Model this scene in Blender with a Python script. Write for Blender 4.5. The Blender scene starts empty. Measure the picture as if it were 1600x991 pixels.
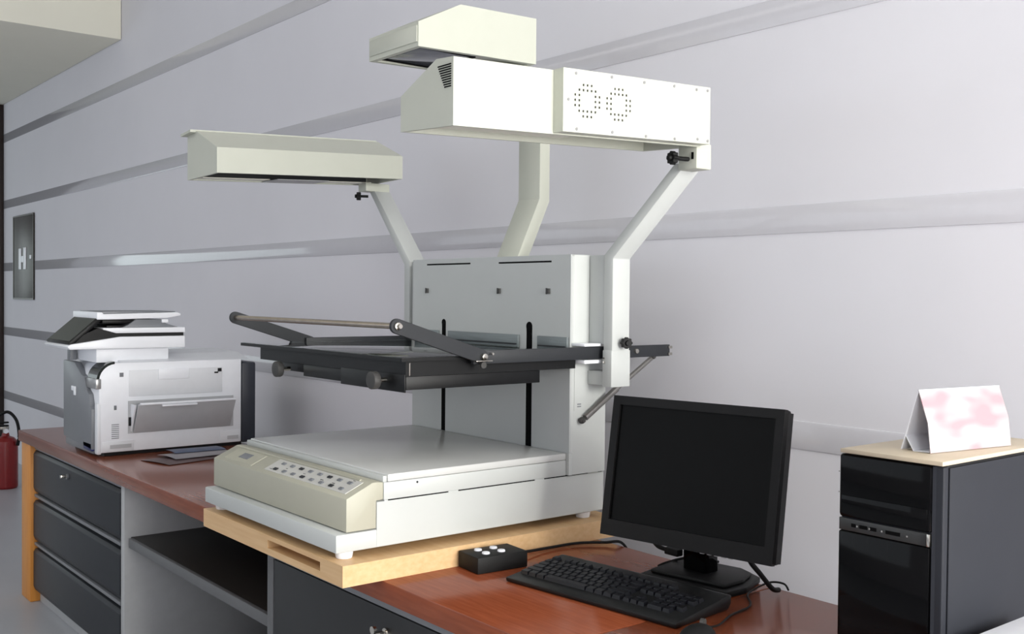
import bpy, bmesh, math, random
from mathutils import Matrix, Vector
random.seed(7)
R = math.radians
scene = bpy.context.scene
COL = scene.collection

# ---------------------------------------------------------------- camera
cam_data = bpy.data.cameras.new('camera')
cam = bpy.data.objects.new('camera', cam_data)
COL.objects.link(cam)
rt = Vector((0.62628818, 0.77953641, 0.00927898))
dn = Vector((0.02223084, -0.00596046, -0.9997351))
fw = Vector((-0.7792746, 0.62632855, -0.02106271))
cam.matrix_world = Matrix(((rt.x, -dn.x, -fw.x, 0.0), (rt.y, -dn.y, -fw.y, 0.0), (rt.z, -dn.z, -fw.z, 1.38), (0, 0, 0, 1)))
cam_data.sensor_width = 36.0
cam_data.lens = 1630.0 / 1600.0 * 36.0
cam_data.clip_start = 0.02
scene.camera = cam

# ---------------------------------------------------------------- world, window light, exposure
world = bpy.data.worlds.new('sky_outside')
scene.world = world
world.use_nodes = True
world.node_tree.nodes['Background'].inputs[0].default_value = (0.80, 0.88, 1.0, 1)
world.node_tree.nodes['Background'].inputs[1].default_value = 0.5


def window_light(name, loc, rot, sx, sy, watts, col, spread=180):
    d = bpy.data.lights.new(name, 'AREA')
    d.shape = 'RECTANGLE'
    d.size, d.size_y = sx, sy
    d.energy = watts
    d.color = col
    d.spread = R(spread)
    o = bpy.data.objects.new(name, d)
    o.location = loc
    o.rotation_euler = rot
    COL.objects.link(o)
    return o


# daylight through the windows of the room: right wall, wall behind the camera, far left end
window_light('daylight_right', (2.35, 1.40, 1.65), (R(90), 0, R(90)), 1.3, 1.7, 300, (1.0, 0.985, 0.93))
window_light('daylight_right_front', (2.35, -1.0, 1.65), (R(90), 0, R(90)), 1.3, 1.7, 52, (0.95, 0.97, 1.0))
window_light('daylight_front', (-7.0, -4.05, 1.9), (R(90), 0, 0), 9.0, 2.0, 82, (0.88, 0.94, 1.0))
window_light('daylight_left', (-11.9, -0.05, 1.55), (R(90), 0, R(-90)), 3.1, 1.2, 20, (0.88, 1.0, 1.0))

window_light('ceiling_fill_light', (-4.0, -1.6, 3.55), (0, 0, 0), 4.6, 1.2, 32, (1.0, 0.98, 0.95))  # added overhead fill, lifts upward-facing surfaces; no such fixture is known

scene.view_settings.view_transform = 'Standard'
scene.view_settings.look = 'None'
scene.view_settings.gamma = 1.0
scene.view_settings.use_curve_mapping = False
scene.view_settings.exposure = -0.45
scene.cycles.use_denoising = True
scene.cycles.max_bounces = 8

# ---------------------------------------------------------------- helpers
def lin(c):
    return tuple(((v / 255.0) / 12.92 if v / 255.0 <= 0.04045 else ((v / 255.0 + 0.055) / 1.055) ** 2.4) for v in c)


def mat(name, rgb, rough=0.5, metal=0.0, spec=0.5, noise=0.06, nscale=30.0, bump=0.0, stretch=(1, 1, 1), coat=0.0, rgb2=None, trans=0.0, ior=1.5, alpha=1.0):
    """procedural material: base colour with faint noise, optional grain between two colours and fine bump"""
    m = bpy.data.materials.new(name)
    m.use_nodes = True
    nt = m.node_tree
    b = nt.nodes['Principled BSDF']
    c = lin(rgb) if max(rgb) > 1.0 else rgb
    b.inputs['Roughness'].default_value = rough
    b.inputs['Metallic'].default_value = metal
    b.inputs['Specular IOR Level'].default_value = spec
    b.inputs['Coat Weight'].default_value = coat
    b.inputs['Coat Roughness'].default_value = 0.08
    b.inputs['Transmission Weight'].default_value = trans
    b.inputs['IOR'].default_value = ior
    b.inputs['Alpha'].default_value = alpha
    tc = nt.nodes.new('ShaderNodeTexCoord')
    mp = nt.nodes.new('ShaderNodeMapping')
    mp.inputs['Scale'].default_value = stretch
    nz = nt.nodes.new('ShaderNodeTexNoise')
    nz.inputs['Scale'].default_value = nscale
    nz.inputs['Detail'].default_value = 5
    nt.links.new(tc.outputs['Object'], mp.inputs['Vector'])
    nt.links.new(mp.outputs['Vector'], nz.inputs['Vector'])
    rp = nt.nodes.new('ShaderNodeValToRGB')
    if rgb2 is None:
        lo = tuple(max(0, v * (1 - noise)) for v in c)
        hi = tuple(min(1, v * (1 + noise)) for v in c)
    else:
        lo, hi = c, lin(rgb2)
    rp.color_ramp.elements[0].position = 0.3
    rp.color_ramp.elements[1].position = 0.7
    rp.color_ramp.elements[0].color = (*lo, 1)
    rp.color_ramp.elements[1].color = (*hi, 1)
    nt.links.new(nz.outputs['Fac'], rp.inputs['Fac'])
    nt.links.new(rp.outputs['Color'], b.inputs['Base Color'])
    if bump > 0:
        bp = nt.nodes.new('ShaderNodeBump')
        bp.inputs['Strength'].default_value = bump
        bp.inputs['Distance'].default_value = 0.002
        nt.links.new(nz.outputs['Fac'], bp.inputs['Height'])
        nt.links.new(bp.outputs['Normal'], b.inputs['Normal'])
    return m


M = {
    'wall': mat('wall_paint', (222, 221, 227), 0.8, noise=0.012, nscale=3, spec=0.1),
    'strip': mat('wall_strip_lacquer', (197, 196, 202), 0.08, noise=0.01, spec=0.45),
    'floor': mat('floor_grey', (172, 174, 180), 0.35, noise=0.05, nscale=2),
    'ceil': mat('ceiling_white', (225, 225, 222), 0.8, noise=0.01),
    'soffit': mat('soffit_cream', (232, 230, 216), 0.7, noise=0.01, nscale=4),
    'frame': mat('window_frame_white', (215, 216, 218), 0.4, noise=0.01),
    'brown': mat('door_dark_brown', (38, 26, 22), 0.35, noise=0.15, nscale=14, stretch=(1, 1, .1)),
    'machine': mat('machine_beige_paint', (193, 195, 183), 0.42, noise=0.012, nscale=12),
    'basewhite': mat('base_grey_white_paint', (194, 197, 195), 0.42, noise=0.012, nscale=12),
    'panel': mat('control_panel_beige', (178, 176, 160), 0.5, noise=0.015, nscale=12),
    'plate': mat('bed_plate_grey', (204, 205, 203), 0.24, noise=0.012, nscale=12),
    'column': mat('column_grey_paint', (186, 189, 188), 0.42, noise=0.012, nscale=12),
    'keyplate': mat('key_plate_grey', (204, 203, 198), 0.45, noise=0.01),
    'white': mat('white_plastic', (243, 245, 250), 0.38, noise=0.012),
    'offwhite': mat('offwhite_plastic', (228, 230, 234), 0.42, noise=0.012),
    'black': mat('black_metal', (11, 12, 14), 0.45, noise=0.1, spec=0.3),
    'blackbar': mat('black_bar_paint', (38, 40, 44), 0.5, noise=0.05, spec=0.35),
    'void': mat('dark_opening', (6, 6, 7), 0.8, noise=0.0, spec=0.1),
    'rubber': mat('black_rubber', (11, 11, 12), 0.6, noise=0.1, spec=0.3),
    'knobgrey': mat('dark_knob', (58, 57, 56), 0.6, noise=0.1),
    'chrome': mat('chrome', (200, 196, 188), 0.18, metal=1.0, noise=0.05, nscale=60),
    'steelrod': mat('steel_rod', (176, 164, 152), 0.25, metal=1.0, noise=0.08, nscale=40),
    'shadow_band': mat('shadow_band_grey', (112, 120, 122), 0.35, noise=0.10, nscale=18, stretch=(1, 1, 14)),  # grey tone of the imitated shadow band above the cradle
    'glass': mat('glass_plate', (215, 228, 224), 0.02, noise=0.0, trans=1.0, ior=1.5),
    'lens': mat('lens_glass', (96, 99, 108), 0.08, noise=0.02),
    'diffuser': mat('lamp_reflector', (232, 230, 218), 0.35, noise=0.01),
    'wood': mat('worktop_redbrown', (122, 61, 37), 0.17, nscale=9, stretch=(1, 12, 12), rgb2=(138, 73, 47), spec=0.38),
    'pine': mat('pine_board', (214, 174, 126), 0.5, nscale=7, stretch=(1, 10, 16), rgb2=(224, 188, 142)),
    'endwood': mat('end_panel_wood', (208, 134, 52), 0.45, nscale=8, stretch=(10, 10, 1), rgb2=(218, 148, 66)),
    'drawer': mat('drawer_charcoal', (42, 45, 50), 0.45, noise=0.03, spec=0.3),
    'drawer2': mat('cabinet_charcoal', (42, 43, 45), 0.45, noise=0.03, spec=0.3),
    'rail': mat('drawer_rail_grey', (120, 122, 126), 0.35, noise=0.03),
    'carcass': mat('cabinet_carcass_grey', (180, 181, 182), 0.45, noise=0.03),
    'carcass2': mat('cabinet_edge_grey', (98, 99, 101), 0.45, noise=0.03),
    'shelf': mat('shelf_dark', (36, 34, 32), 0.5, noise=0.05, spec=0.3),
    'printgrey': mat('printer_grey_plastic', (120, 123, 128), 0.4, noise=0.02),
    'printnavy': mat('printer_navy_plastic', (44, 48, 58), 0.45, noise=0.04),
    'trayunder': mat('grey_plastic_tray_shade', (186, 187, 190), 0.5, noise=0.02),  # grey tone also carries the shade on the open tray's underside
    'touch': mat('touch_panel', (38, 42, 40), 0.15, noise=0.05),
    'blue': mat('blue_plastic', (32, 40, 96), 0.4, noise=0.05),
    'silver': mat('silver_plastic', (165, 165, 166), 0.3, metal=0.5, noise=0.03),
    'monitor': mat('monitor_black_plastic', (15, 15, 16), 0.5, noise=0.05, spec=0.25),
    'screen': mat('monitor_screen', (5, 5, 5), 0.38, noise=0.02, spec=0.12),
    'keycap': mat('keycap_black', (13, 14, 20), 0.4, noise=0.08, spec=0.35),
    'kbd': mat('keyboard_body', (17, 18, 19), 0.45, noise=0.05, spec=0.35),
    'piano': mat('gloss_black', (5, 5, 6), 0.08, noise=0.0, spec=0.15),
    'towerside': mat('tower_side_grey', (38, 40, 46), 0.55, noise=0.02, spec=0.2),
    'towerband': mat('tower_band', (44, 45, 45), 0.35, noise=0.05),
    'tan': mat('tan_board', (190, 176, 154), 0.5, noise=0.03, nscale=20),
    'paper': mat('white_paper', (235, 236, 242), 0.65, noise=0.01),
    'red': mat('extinguisher_red', (128, 18, 20), 0.3, noise=0.06),
    'steel': mat('brushed_steel', (66, 64, 61), 0.38, metal=1.0, noise=0.1, nscale=5, stretch=(1, 1, 8)),
    'leaf1': mat('leaflet_grey', (150, 146, 150), 0.4, noise=0.12, nscale=16),
    'leaf2': mat('leaflet_brown', (92, 74, 74), 0.4, noise=0.25, nscale=14),
    'leaf3': mat('leaflet_navy', (70, 84, 112), 0.4, noise=0.25, nscale=14),
    'gasstrut': mat('strut_grey', (120, 118, 116), 0.3, metal=0.6, noise=0.1),
}
MW = {}


class MB:
    """mesh builder, collects shapes into one bmesh"""
    def __init__(s):
        s.bm = bmesh.new()

    def _bev(s, verts, off, seg=2):
        if off > 0:
            es = set()
            for v in verts:
                for e in v.link_edges:
                    es.add(e)
            bmesh.ops.bevel(s.bm, geom=list(es), offset=off, segments=seg, affect='EDGES', profile=0.5, clamp_overlap=True)

    def box(s, x0, x1, y0, y1, z0, z1, bev=0.0, seg=2):
        m = Matrix.Translation(((x0 + x1) / 2, (y0 + y1) / 2, (z0 + z1) / 2)) @ Matrix.Diagonal((abs(x1 - x0), abs(y1 - y0), abs(z1 - z0), 1))
        r = bmesh.ops.create_cube(s.bm, size=1.0, matrix=m)
        s._bev(r['verts'], bev, seg)
        return s

    def prism(s, pts, axis, a0, a1, bev=0.0, seg=2, shift=(0, 0)):
        """extrude a 2-D outline along an axis; shift moves the far end sideways"""
        def P(p, a, sh):
            u, v = p[0] + sh[0], p[1] + sh[1]
            return {'x': (a, u, v), 'y': (u, a, v), 'z': (u, v, a)}[axis]
        A = [s.bm.verts.new(P(p, a0, (0, 0))) for p in pts]
        B = [s.bm.verts.new(P(p, a1, shift)) for p in pts]
        n = len(pts)
        fs = [s.bm.faces.new(A), s.bm.faces.new(list(reversed(B)))]
        for i in range(n):
            j = (i + 1) % n
            fs.append(s.bm.faces.new((A[j], A[i], B[i], B[j])))
        bmesh.ops.recalc_face_normals(s.bm, faces=fs)
        s._bev(A + B, bev, seg)
        return s

    def cyl(s, p0, p1, r0, r1=None, seg=20, bev=0.0):
        p0, p1 = Vector(p0), Vector(p1)
        d = p1 - p0
        r1 = r0 if r1 is None else r1
        m = Matrix.Translation((p0 + p1) / 2) @ d.to_track_quat('Z', 'Y').to_matrix().to_4x4()
        r = bmesh.ops.create_cone(s.bm, cap_ends=True, segments=seg, radius1=r0, radius2=r1, depth=d.length, matrix=m)
        if bev > 0:
            es = set()
            for v in r['verts']:
                for e in v.link_edges:
                    if any(len(f.verts) > 4 for f in e.link_faces):
                        es.add(e)
            bmesh.ops.bevel(s.bm, geom=list(es), offset=bev, segments=2, affect='EDGES', profile=0.5, clamp_overlap=True)
        return s

    def ball(s, c, r, sc=(1, 1, 1), seg=18):
        m = Matrix.Translation(c) @ Matrix.Diagonal((*sc, 1))
        bmesh.ops.create_uvsphere(s.bm, u_segments=seg, v_segments=seg // 2 + 2, radius=r, matrix=m)
        return s

    def tube(s, pts, r, seg=10, sub=8):
        P = [Vector(p) for p in pts]
        Q = []
        for i in range(len(P) - 1):
            a, b, c, d = P[max(i - 1, 0)], P[i], P[i + 1], P[min(i + 2, len(P) - 1)]
            for k in range(sub):
                t = k / sub
                Q.append(0.5 * ((2 * b) + (c - a) * t + (2 * a - 5 * b + 4 * c - d) * t * t + (3 * b - a - 3 * c + d) * t ** 3))
        Q.append(P[-1])
        rings = []
        up = Vector((0.03, 0.05, 1))
        for i, q in enumerate(Q):
            t = (Q[min(i + 1, len(Q) - 1)] - Q[max(i - 1, 0)]).normalized()
            n = t.cross(up)
            if n.length < 0.05:
                n = t.cross(Vector((1, 0.1, 0)))
            n.normalize()
            b = t.cross(n)
            rings.append([s.bm.verts.new(q + n * r * math.cos(2 * math.pi * k / seg) + b * r * math.sin(2 * math.pi * k / seg)) for k in range(seg)])
        for a, b in zip(rings[:-1], rings[1:]):
            for k in range(seg):
                s.bm.faces.new((a[k], a[(k + 1) % seg], b[(k + 1) % seg], b[k]))
        s.bm.faces.new(list(reversed(rings[0])))
        s.bm.faces.new(rings[-1])
        bmesh.ops.recalc_face_normals(s.bm, faces=s.bm.faces[:])
        return s

    def grid(s, us, vs, holes, a0, a1, axis):
        """slab with real rectangular openings; us/vs outer range, holes = [(u0,u1,v0,v1)]"""
        U = sorted(set([round(q, 5) for q in us] + [round(q, 5) for h in holes for q in h[:2]]))
        V = sorted(set([round(q, 5) for q in vs] + [round(q, 5) for h in holes for q in h[2:]]))
        def solid(i, j):
            if i < 0 or j < 0 or i >= len(U) - 1 or j >= len(V) - 1:
                return False
            cu, cv = (U[i] + U[i + 1]) / 2, (V[j] + V[j + 1]) / 2
            return not any(h[0] < cu < h[1] and h[2] < cv < h[3] for h in holes)
        cache = {}
        def vt(i, j, a):
            if (i, j, a) not in cache:
                u, v, w = U[i], V[j], (a0, a1)[a]
                cache[(i, j, a)] = s.bm.verts.new({'x': (w, u, v), 'y': (u, w, v), 'z': (u, v, w)}[axis])
            return cache[(i, j, a)]
        fs = []
        for i in range(len(U) - 1):
            for j in range(len(V) - 1):
                if not solid(i, j):
                    continue
                for a in (0, 1):
                    fs.append(s.bm.faces.new([vt(i, j, a), vt(i + 1, j, a), vt(i + 1, j + 1, a), vt(i, j + 1, a)]))
                for (di, dj, e) in ((-1, 0, ((i, j), (i, j + 1))), (1, 0, ((i + 1, j), (i + 1, j + 1))), (0, -1, ((i, j), (i + 1, j))), (0, 1, ((i, j + 1), (i + 1, j + 1)))):
                    if not solid(i + di, j + dj):
                        fs.append(s.bm.faces.new([vt(*e[0], 0), vt(*e[1], 0), vt(*e[1], 1), vt(*e[0], 1)]))
        bmesh.ops.recalc_face_normals(s.bm, faces=fs)
        return s

    def xf(s, m):
        s.bm.transform(m)
        return s


def obj(name, mb, material, parent=None, local=False):
    """link the builder's shapes as ONE mesh object; coordinates are world ones unless local"""
    me = bpy.data.meshes.new(name)
    if parent is not None and not local:
        mb.bm.transform(MW[parent.name].inverted())
    mb.bm.to_mesh(me)
    mb.bm.free()
    for p in me.polygons:
        p.use_smooth = True
    me.set_sharp_from_angle(angle=R(24))
    me.materials.append(M[material] if isinstance(material, str) else material)
    o = bpy.data.objects.new(name, me)
    COL.objects.link(o)
    MW[o.name] = Matrix() if parent is None else MW[parent.name]
    if parent is not None:
        o.parent = parent
    return o


def tag(o, label=None, cat=None, group=None, kind=None):
    if label:
        o['label'] = label
    if cat:
        o['category'] = cat
    if group:
        o['group'] = group
    if kind:
        o['kind'] = kind
    return o


def thing(name, label, cat, loc=(0, 0, 0), rotz=0.0, group=None):
    o = bpy.data.objects.new(name, None)
    o.empty_display_size = 0.1
    o.location = loc
    o.rotation_euler = (0, 0, rotz)
    COL.objects.link(o)
    MW[o.name] = Matrix.Translation(loc) @ Matrix.Rotation(rotz, 4, 'Z')
    return tag(o, label, cat, group)


def struct(name, mb, material, label=None, parent=None):
    o = obj(name, mb, material, parent)
    if parent is None:
        tag(o, label, None, None, 'structure')
    return o


# ---------------------------------------------------------------- the room
WY = 2.14
DZ = 0.75
struct('floor', MB().box(-12.2, 2.6, -4.3, WY + .1, -0.1, 0), 'floor', 'plain grey floor beside the desk')
wall = struct('wall_back', MB().box(-12.2, 2.6, WY, WY + .15, 0, 3.7), 'wall', 'long pale lilac wall with glossy horizontal strips')
for z in (0.515, 1.045, 1.572, 2.088, 2.634):
    struct('strip', MB().box(-9.40, 2.45, WY - .003, WY + .02, z - .034, z + .034, .001), 'strip', parent=wall)
struct('ceiling', MB().box(-12.2, 2.6, -4.3, WY + .1, 3.6, 3.75), 'ceil', 'white ceiling above the room')
struct('trim_1', MB().box(-12.0, -6.49, -4.2, WY - .002, 2.916, 3.598, .004), 'soffit', 'cream dropped ceiling section in the top left corner')
wr = struct('wall_right', MB().grid((-4.2, WY), (0, 3.6), [(.75, 2.05, .8, 2.5), (-1.65, -.35, .8, 2.5)], 2.45, 2.6, 'x'), 'wall', 'pale wall to the right with a wide window')
wf = struct('wall_front', MB().grid((-12.2, 2.6), (0, 3.6), [(-11.5, -2.5, .9, 2.9)], -4.3, -4.15, 'y'), 'wall', 'pale wall opposite with a wide window')
wl = struct('wall_left', MB().grid((-4.2, WY), (0, 3.6), [(-1.6, 1.5, .95, 2.15)], -12.2, -12.02, 'x'), 'wall', 'pale end wall with a window')


def window(name, axis, u0, u1, v0, v1, a0, a1, nu, label):
    holes = []
    t = .05
    w = (u1 - u0 - t) / nu
    for i in range(nu):
        holes.append((u0 + t + i * w, u0 + i * w + w, v0 + t, v1 - t))
    struct(name, MB().grid((u0, u1), (v0, v1), holes, a0, a1, axis), 'frame', label)


window('window_1', 'x', .75, 2.05, .8, 2.5, 2.46, 2.52, 3, 'wide window in the right wall')
window('window_4', 'x', -1.65, -.35, .8, 2.5, 2.46, 2.52, 2, 'second window in the right wall')
window('window_2', 'y', -11.5, -2.5, .9, 2.9, -4.25, -4.2, 6, 'wide window in the wall opposite')
window('window_3', 'x', -1.6, 1.5, .95, 2.15, -12.15, -12.1, 2, 'window in the far end wall')
d1 = struct('door_1', MB().box(-10.9, -9.40, WY - .06, WY - .002, 0, 2.914, .004), 'brown', 'dark brown door frame at the left edge')
struct('door_rail', MB().box(-10.8, -9.40, WY - .066, WY - .058, 1.60, 1.645, .001), 'silver', parent=d1)

# ---------------------------------------------------------------- desk
YF, YB = 1.21, 1.86
wt = MB().prism([(-5.06, YF), (-1.4015, YF), (-1.4015, YB), (-4.80, YB), (-5.06, 1.44)], 'z', .702, DZ, .003)
tag(obj('desk_worktop', wt, 'wood'), 'long reddish-brown worktop under the printer and scanner platform', 'worktop')
wt = MB().box(-1.3995, 0.35, YF, YB, .702, DZ, .003)
tag(obj('desk_worktop', wt, 'wood'), 'shorter reddish-brown worktop under the black computer tower', 'worktop')

c = thing('drawer_cabinet', 'charcoal three-drawer cabinet with light wood end panel below the printer', 'cabinet', (-4.4, 1.5, 0))
obj('end_panel', MB().box(-5.05, -4.905, 1.222, 1.80, 0, .7015, .004), 'endwood', c)['label'] = 'light orange wood end panel'
obj('body', MB().box(-4.90, -3.735, 1.262, 1.84, 0.0, .7010, .002), 'carcass', c)
for k, (z0, z1) in enumerate(((.482, .678), (.268, .458), (.045, .244))):
    d = obj('drawer', MB().prism([(1.262, z0 + .004), (1.262, z1 - .002), (1.242, z1 - .004), (1.2335, z1 - .018), (1.2335, z0 + .03), (1.240, z0 + .012), (1.2500, z0 + .004)], 'x', -4.897, -3.752, .002), 'drawer', c)
    if k < 2:
        obj('grip_rail', MB().box(-4.893, -3.756, 1.236, 1.262, z0 - .012, z0 + .001, .003), 'rail', d)
    if k == 0:
        obj('top_rail', MB().box(-4.893, -3.756, 1.238, 1.262, z1 + .002, z1 + .012, .002), 'rail', d)
        obj('lock', MB().cyl((-4.375, 1.2335, .633), (-4.375, 1.226, .633), .011), 'rail', d)
        obj('key', MB().box(-4.385, -4.372, 1.203, 1.228, .628, .640, .002), 'chrome', d)['label'] = 'small silver key in the lock'
c = thing('shelf_unit', 'open dark shelf bay between the two drawer cabinets', 'shelf unit', (-3.15, 1.5, 0))
obj('side_panel', MB().box(-3.7345, -3.70, 1.232, 1.84, 0, .7010, .001), 'carcass', c)['label'] = 'light grey side panel'
obj('side_panel', MB().box(-2.566, -2.533, 1.232, 1.84, 0, .7010, .001), 'carcass2', c)
obj('back_panel', MB().box(-3.70, -2.566, 1.82, 1.84, 0.0, .7010), 'shelf', c)
obj('shelf', MB().box(-3.70, -2.566, 1.255, 1.82, .482, .512, .001), 'shelf', c)
obj('shelf_edge', MB().box(-3.68, -2.566, 1.240, 1.2548, .480, .513, .002), 'carcass2', c)
obj('bottom', MB().box(-3.70, -2.566, 1.25, 1.82, .03, .06, .001), 'shelf', c)
c = thing('drawer_cabinet', 'charcoal cabinet with a key in its lock below the wooden platform', 'cabinet', (-1.97, 1.5, 0))
obj('body', MB().box(-2.532, -1.392, 1.252, 1.84, 0.0, .7010, .002), 'carcass', c)
obj('top_rail', MB().box(-2.529, -1.395, 1.230, 1.252, .679, .699, .003), 'rail', c)['label'] = 'pale grey rail'
d = obj('drawer', MB().box(-2.527, -1.397, 1.232, 1.252, .36, .676, .004), 'drawer2', c)
obj('lock', MB().cyl((-1.962, 1.2325, .625), (-1.962, 1.224, .625), .014), 'chrome', d)
obj('key', MB().box(-1.968, -1.956, 1.19, 1.226, .618, .634, .002).cyl((-1.958, 1.188, .642), (-1.958, 1.196, .642), .009), 'chrome', d)
obj('drawer', MB().box(-2.527, -1.397, 1.232, 1.252, .03, .352, .004), 'drawer2', c)

# ---------------------------------------------------------------- pine platform
pb = MB().grid((-2.70, -1.95), (DZ, .797), [(-2.312, -2.050, .766, .786)], 1.11, 1.17, 'y')
pb.box(-2.70, -1.95, 1.17, 1.945, DZ, .797)
tag(obj('wooden_platform', pb, 'pine'), 'pale pine platform with a front slot under the book scanner', 'platform')

# ---------------------------------------------------------------- book scanner
S = thing('book_scanner', 'large beige overhead book scanner with two lamps and glass-topped cradle', 'scanner', (-2.34, 1.5, .797))
XL, XR, XC = -2.700, -1.985, -2.3375


def mx(x):
    return 2 * XC - x


for x in (XL + .035, XR - .03):
    for y in (1.15, 1.865):
        obj('foot', MB().cyl((x, y, .797), (x, y, .816), .018, .021, 20, .002), 'white', S)
obj('base_tray', MB().box(XL, XR, 1.113, 1.91, .815, .856, .004), 'basewhite', S)
b = obj('base_body', MB().box(XL, XR, 1.2145, 1.91, .8562, .917, .001).box(XL + .0, XR, 1.233, 1.7775, .9195, .9585, .0015), 'basewhite', S)
obj('seam', MB().box(XL + .002, XR - .0015, 1.244, 1.905, .9165, .920), 'void', b)
for y0, y1 in ((1.2345, 1.244), (1.41, 1.438), (1.674, 1.704), (1.855, 1.889)):
    obj('seam_tab', MB().box(XR - .012, XR, y0, y1, .9168, .9197), 'basewhite', b)
obj('side_sheet', MB().box(XR - .001, XR + .0008, 1.2148, 1.908, .8175, .9164), 'basewhite', b)
obj('rivet', MB().cyl((XR, 1.322, .951), (XR + .0012, 1.322, .951), .0025, seg=10), 'blackbar', b)
obj('step', MB().box(XL + .003, XR - .002, 1.232, 1.2425, .9585, .9735, .002), 'basewhite', S)
obj('bed_plate', MB().box(XL, XR, 1.2435, 1.7775, .9590, .9765, .003), 'plate', S)['label'] = 'smooth grey bed plate'
# control panel with sloped key field
cp = obj('control_panel', MB().prism([(1.138, .8585), (1.138, .932), (1.204, .9615), (1.2125, .9620), (1.2320, .9600), (1.2320, .9205), (1.2140, .9200), (1.2140, .8585)], 'x', XL, XR, .0025), 'panel', S)
sa = math.atan2(.0295, .066)
SL = Matrix.Translation((0, 1.138, .932)) @ Matrix.Rotation(sa, 4, 'X')   # local: x world x, y up the slope, z out
def slope(x0, x1, s0, s1, t0, t1, bev=0.0):
    return MB().box(x0, x1, s0, s1, t0, t1, bev, 1).xf(SL)
obj('ridge', slope(XL + .012, -2.03, .0655, .0715, -.004, .0025, .001), 'panel', cp)
obj('display_surround', slope(-2.66, -2.49, .012, .062, -.002, .0012, .001), 'panel', cp)
obj('display', slope(-2.598, -2.545, .028, .050, 0, .0018), 'printgrey', cp)['label'] = 'small grey display'
kp = obj('key_plate', slope(-2.418, -2.012, .014, .064, -.001, .0012, .0004), 'keyplate', cp)
random.seed(3)
for k in range(8):
    x = -2.372 + k * .0465
    for r, s_ in enumerate((.025, .050)):
        obj('key', slope(x - .0085, x + .0085, s_ - .0045, s_ + .0045, .001, .0038, .001), 'printgrey' if (k + r) % 3 else 'blackbar', cp)
for q in ((-2.40, -2.385, .021, .0225), (-2.34, -2.33, .037, .0385), (-2.25, -2.238, .037, .0385), (-2.16, -2.146, .034, .036), (-2.105, -2.092, .034, .036), (-2.05, -2.04, .060, .0615)):
    obj('legend_mark', slope(*q, .0012, .0014), 'blackbar', cp)

# column
cz0, cz1 = .9767, 1.485
CX0, CX1 = -2.700, -1.975
slots = [(-2.5445, -2.5235, cz0, 1.298), (-2.1505, -2.1255, cz0, 1.294)]
slits = [(-2.626, -2.404, 1.467, 1.4715), (-2.274, -2.050, 1.466, 1.4705)]
col = obj('column', MB().grid((CX0, CX1), (cz0, cz1), slots + slits, 1.778, 1.783, 'y'), 'column', S)
col['label'] = 'tall grey upright column'
obj('column_shell', MB().box(CX0, CX1, 1.7895, 1.905, .9205, cz1, .002).box(CX0, CX1, 1.7782, 1.7895, .9205, cz0 - .0005).box(CX0, CX0 + .004, 1.7832, 1.79, cz0, cz1).box(CX1 - .004, CX1, 1.7832, 1.79, cz0, cz1).box(CX0, CX1, 1.7832, 1.79, cz1 - .004, cz1), 'basewhite', S)
for h in slots + slits:
    obj('slot_lining', MB().box(h[0], h[1], 1.7786, 1.7893, h[2] + .0005, h[3]), 'void', col)
for xc in (-2.534, -2.138):
    obj('slot_cap', MB().cyl((xc, 1.7792, 1.297), (xc, 1.7774, 1.297), .0125 if xc > -2.3 else .0105, seg=20), 'void', col)
for x in (-2.621, -2.268, -2.060):
    obj('latch', MB().box(x - .006, x + .006, 1.7725, 1.778, 1.384, 1.398, .001).box(x - .012, x - .006, 1.7770, 1.778, 1.383, 1.399), 'knobgrey', col)
obj('access_plate', MB().box(CX1, CX1 + .0016, 1.793, 1.862, 1.085, 1.205, .0005), 'basewhite', col)
obj('access_vent', MB().box(CX1 + .0012, CX1 + .0022, 1.803, 1.816, 1.094, 1.097).box(CX1 + .0012, CX1 + .0022, 1.803, 1.816, 1.100, 1.103), 'printgrey', col)


def knob(pos, ax, r, name, parent, material='rubber', stem=.025):
    ax = Vector(ax).normalized()
    p = Vector(pos)
    mb = MB()
    q = ax.to_track_quat('Z', 'Y').to_matrix().to_4x4()
    n = 48
    prof = [(r * (1 + .11 * math.cos(8 * 2 * math.pi * k / n)) * math.cos(2 * math.pi * k / n), r * (1 + .11 * math.cos(8 * 2 * math.pi * k / n)) * math.sin(2 * math.pi * k / n)) for k in range(n)]
    mb.prism(prof, 'z', 0, .014, .0015, 1)
    mb.cyl((0, 0, .013), (0, 0, .020), r * .55, r * .45, 18)
    mb.cyl((0, 0, -stem), (0, 0, .001), r * .35, seg=14)
    mb.xf(Matrix.Translation(p) @ q)
    return obj(name, mb, material, parent)


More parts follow.
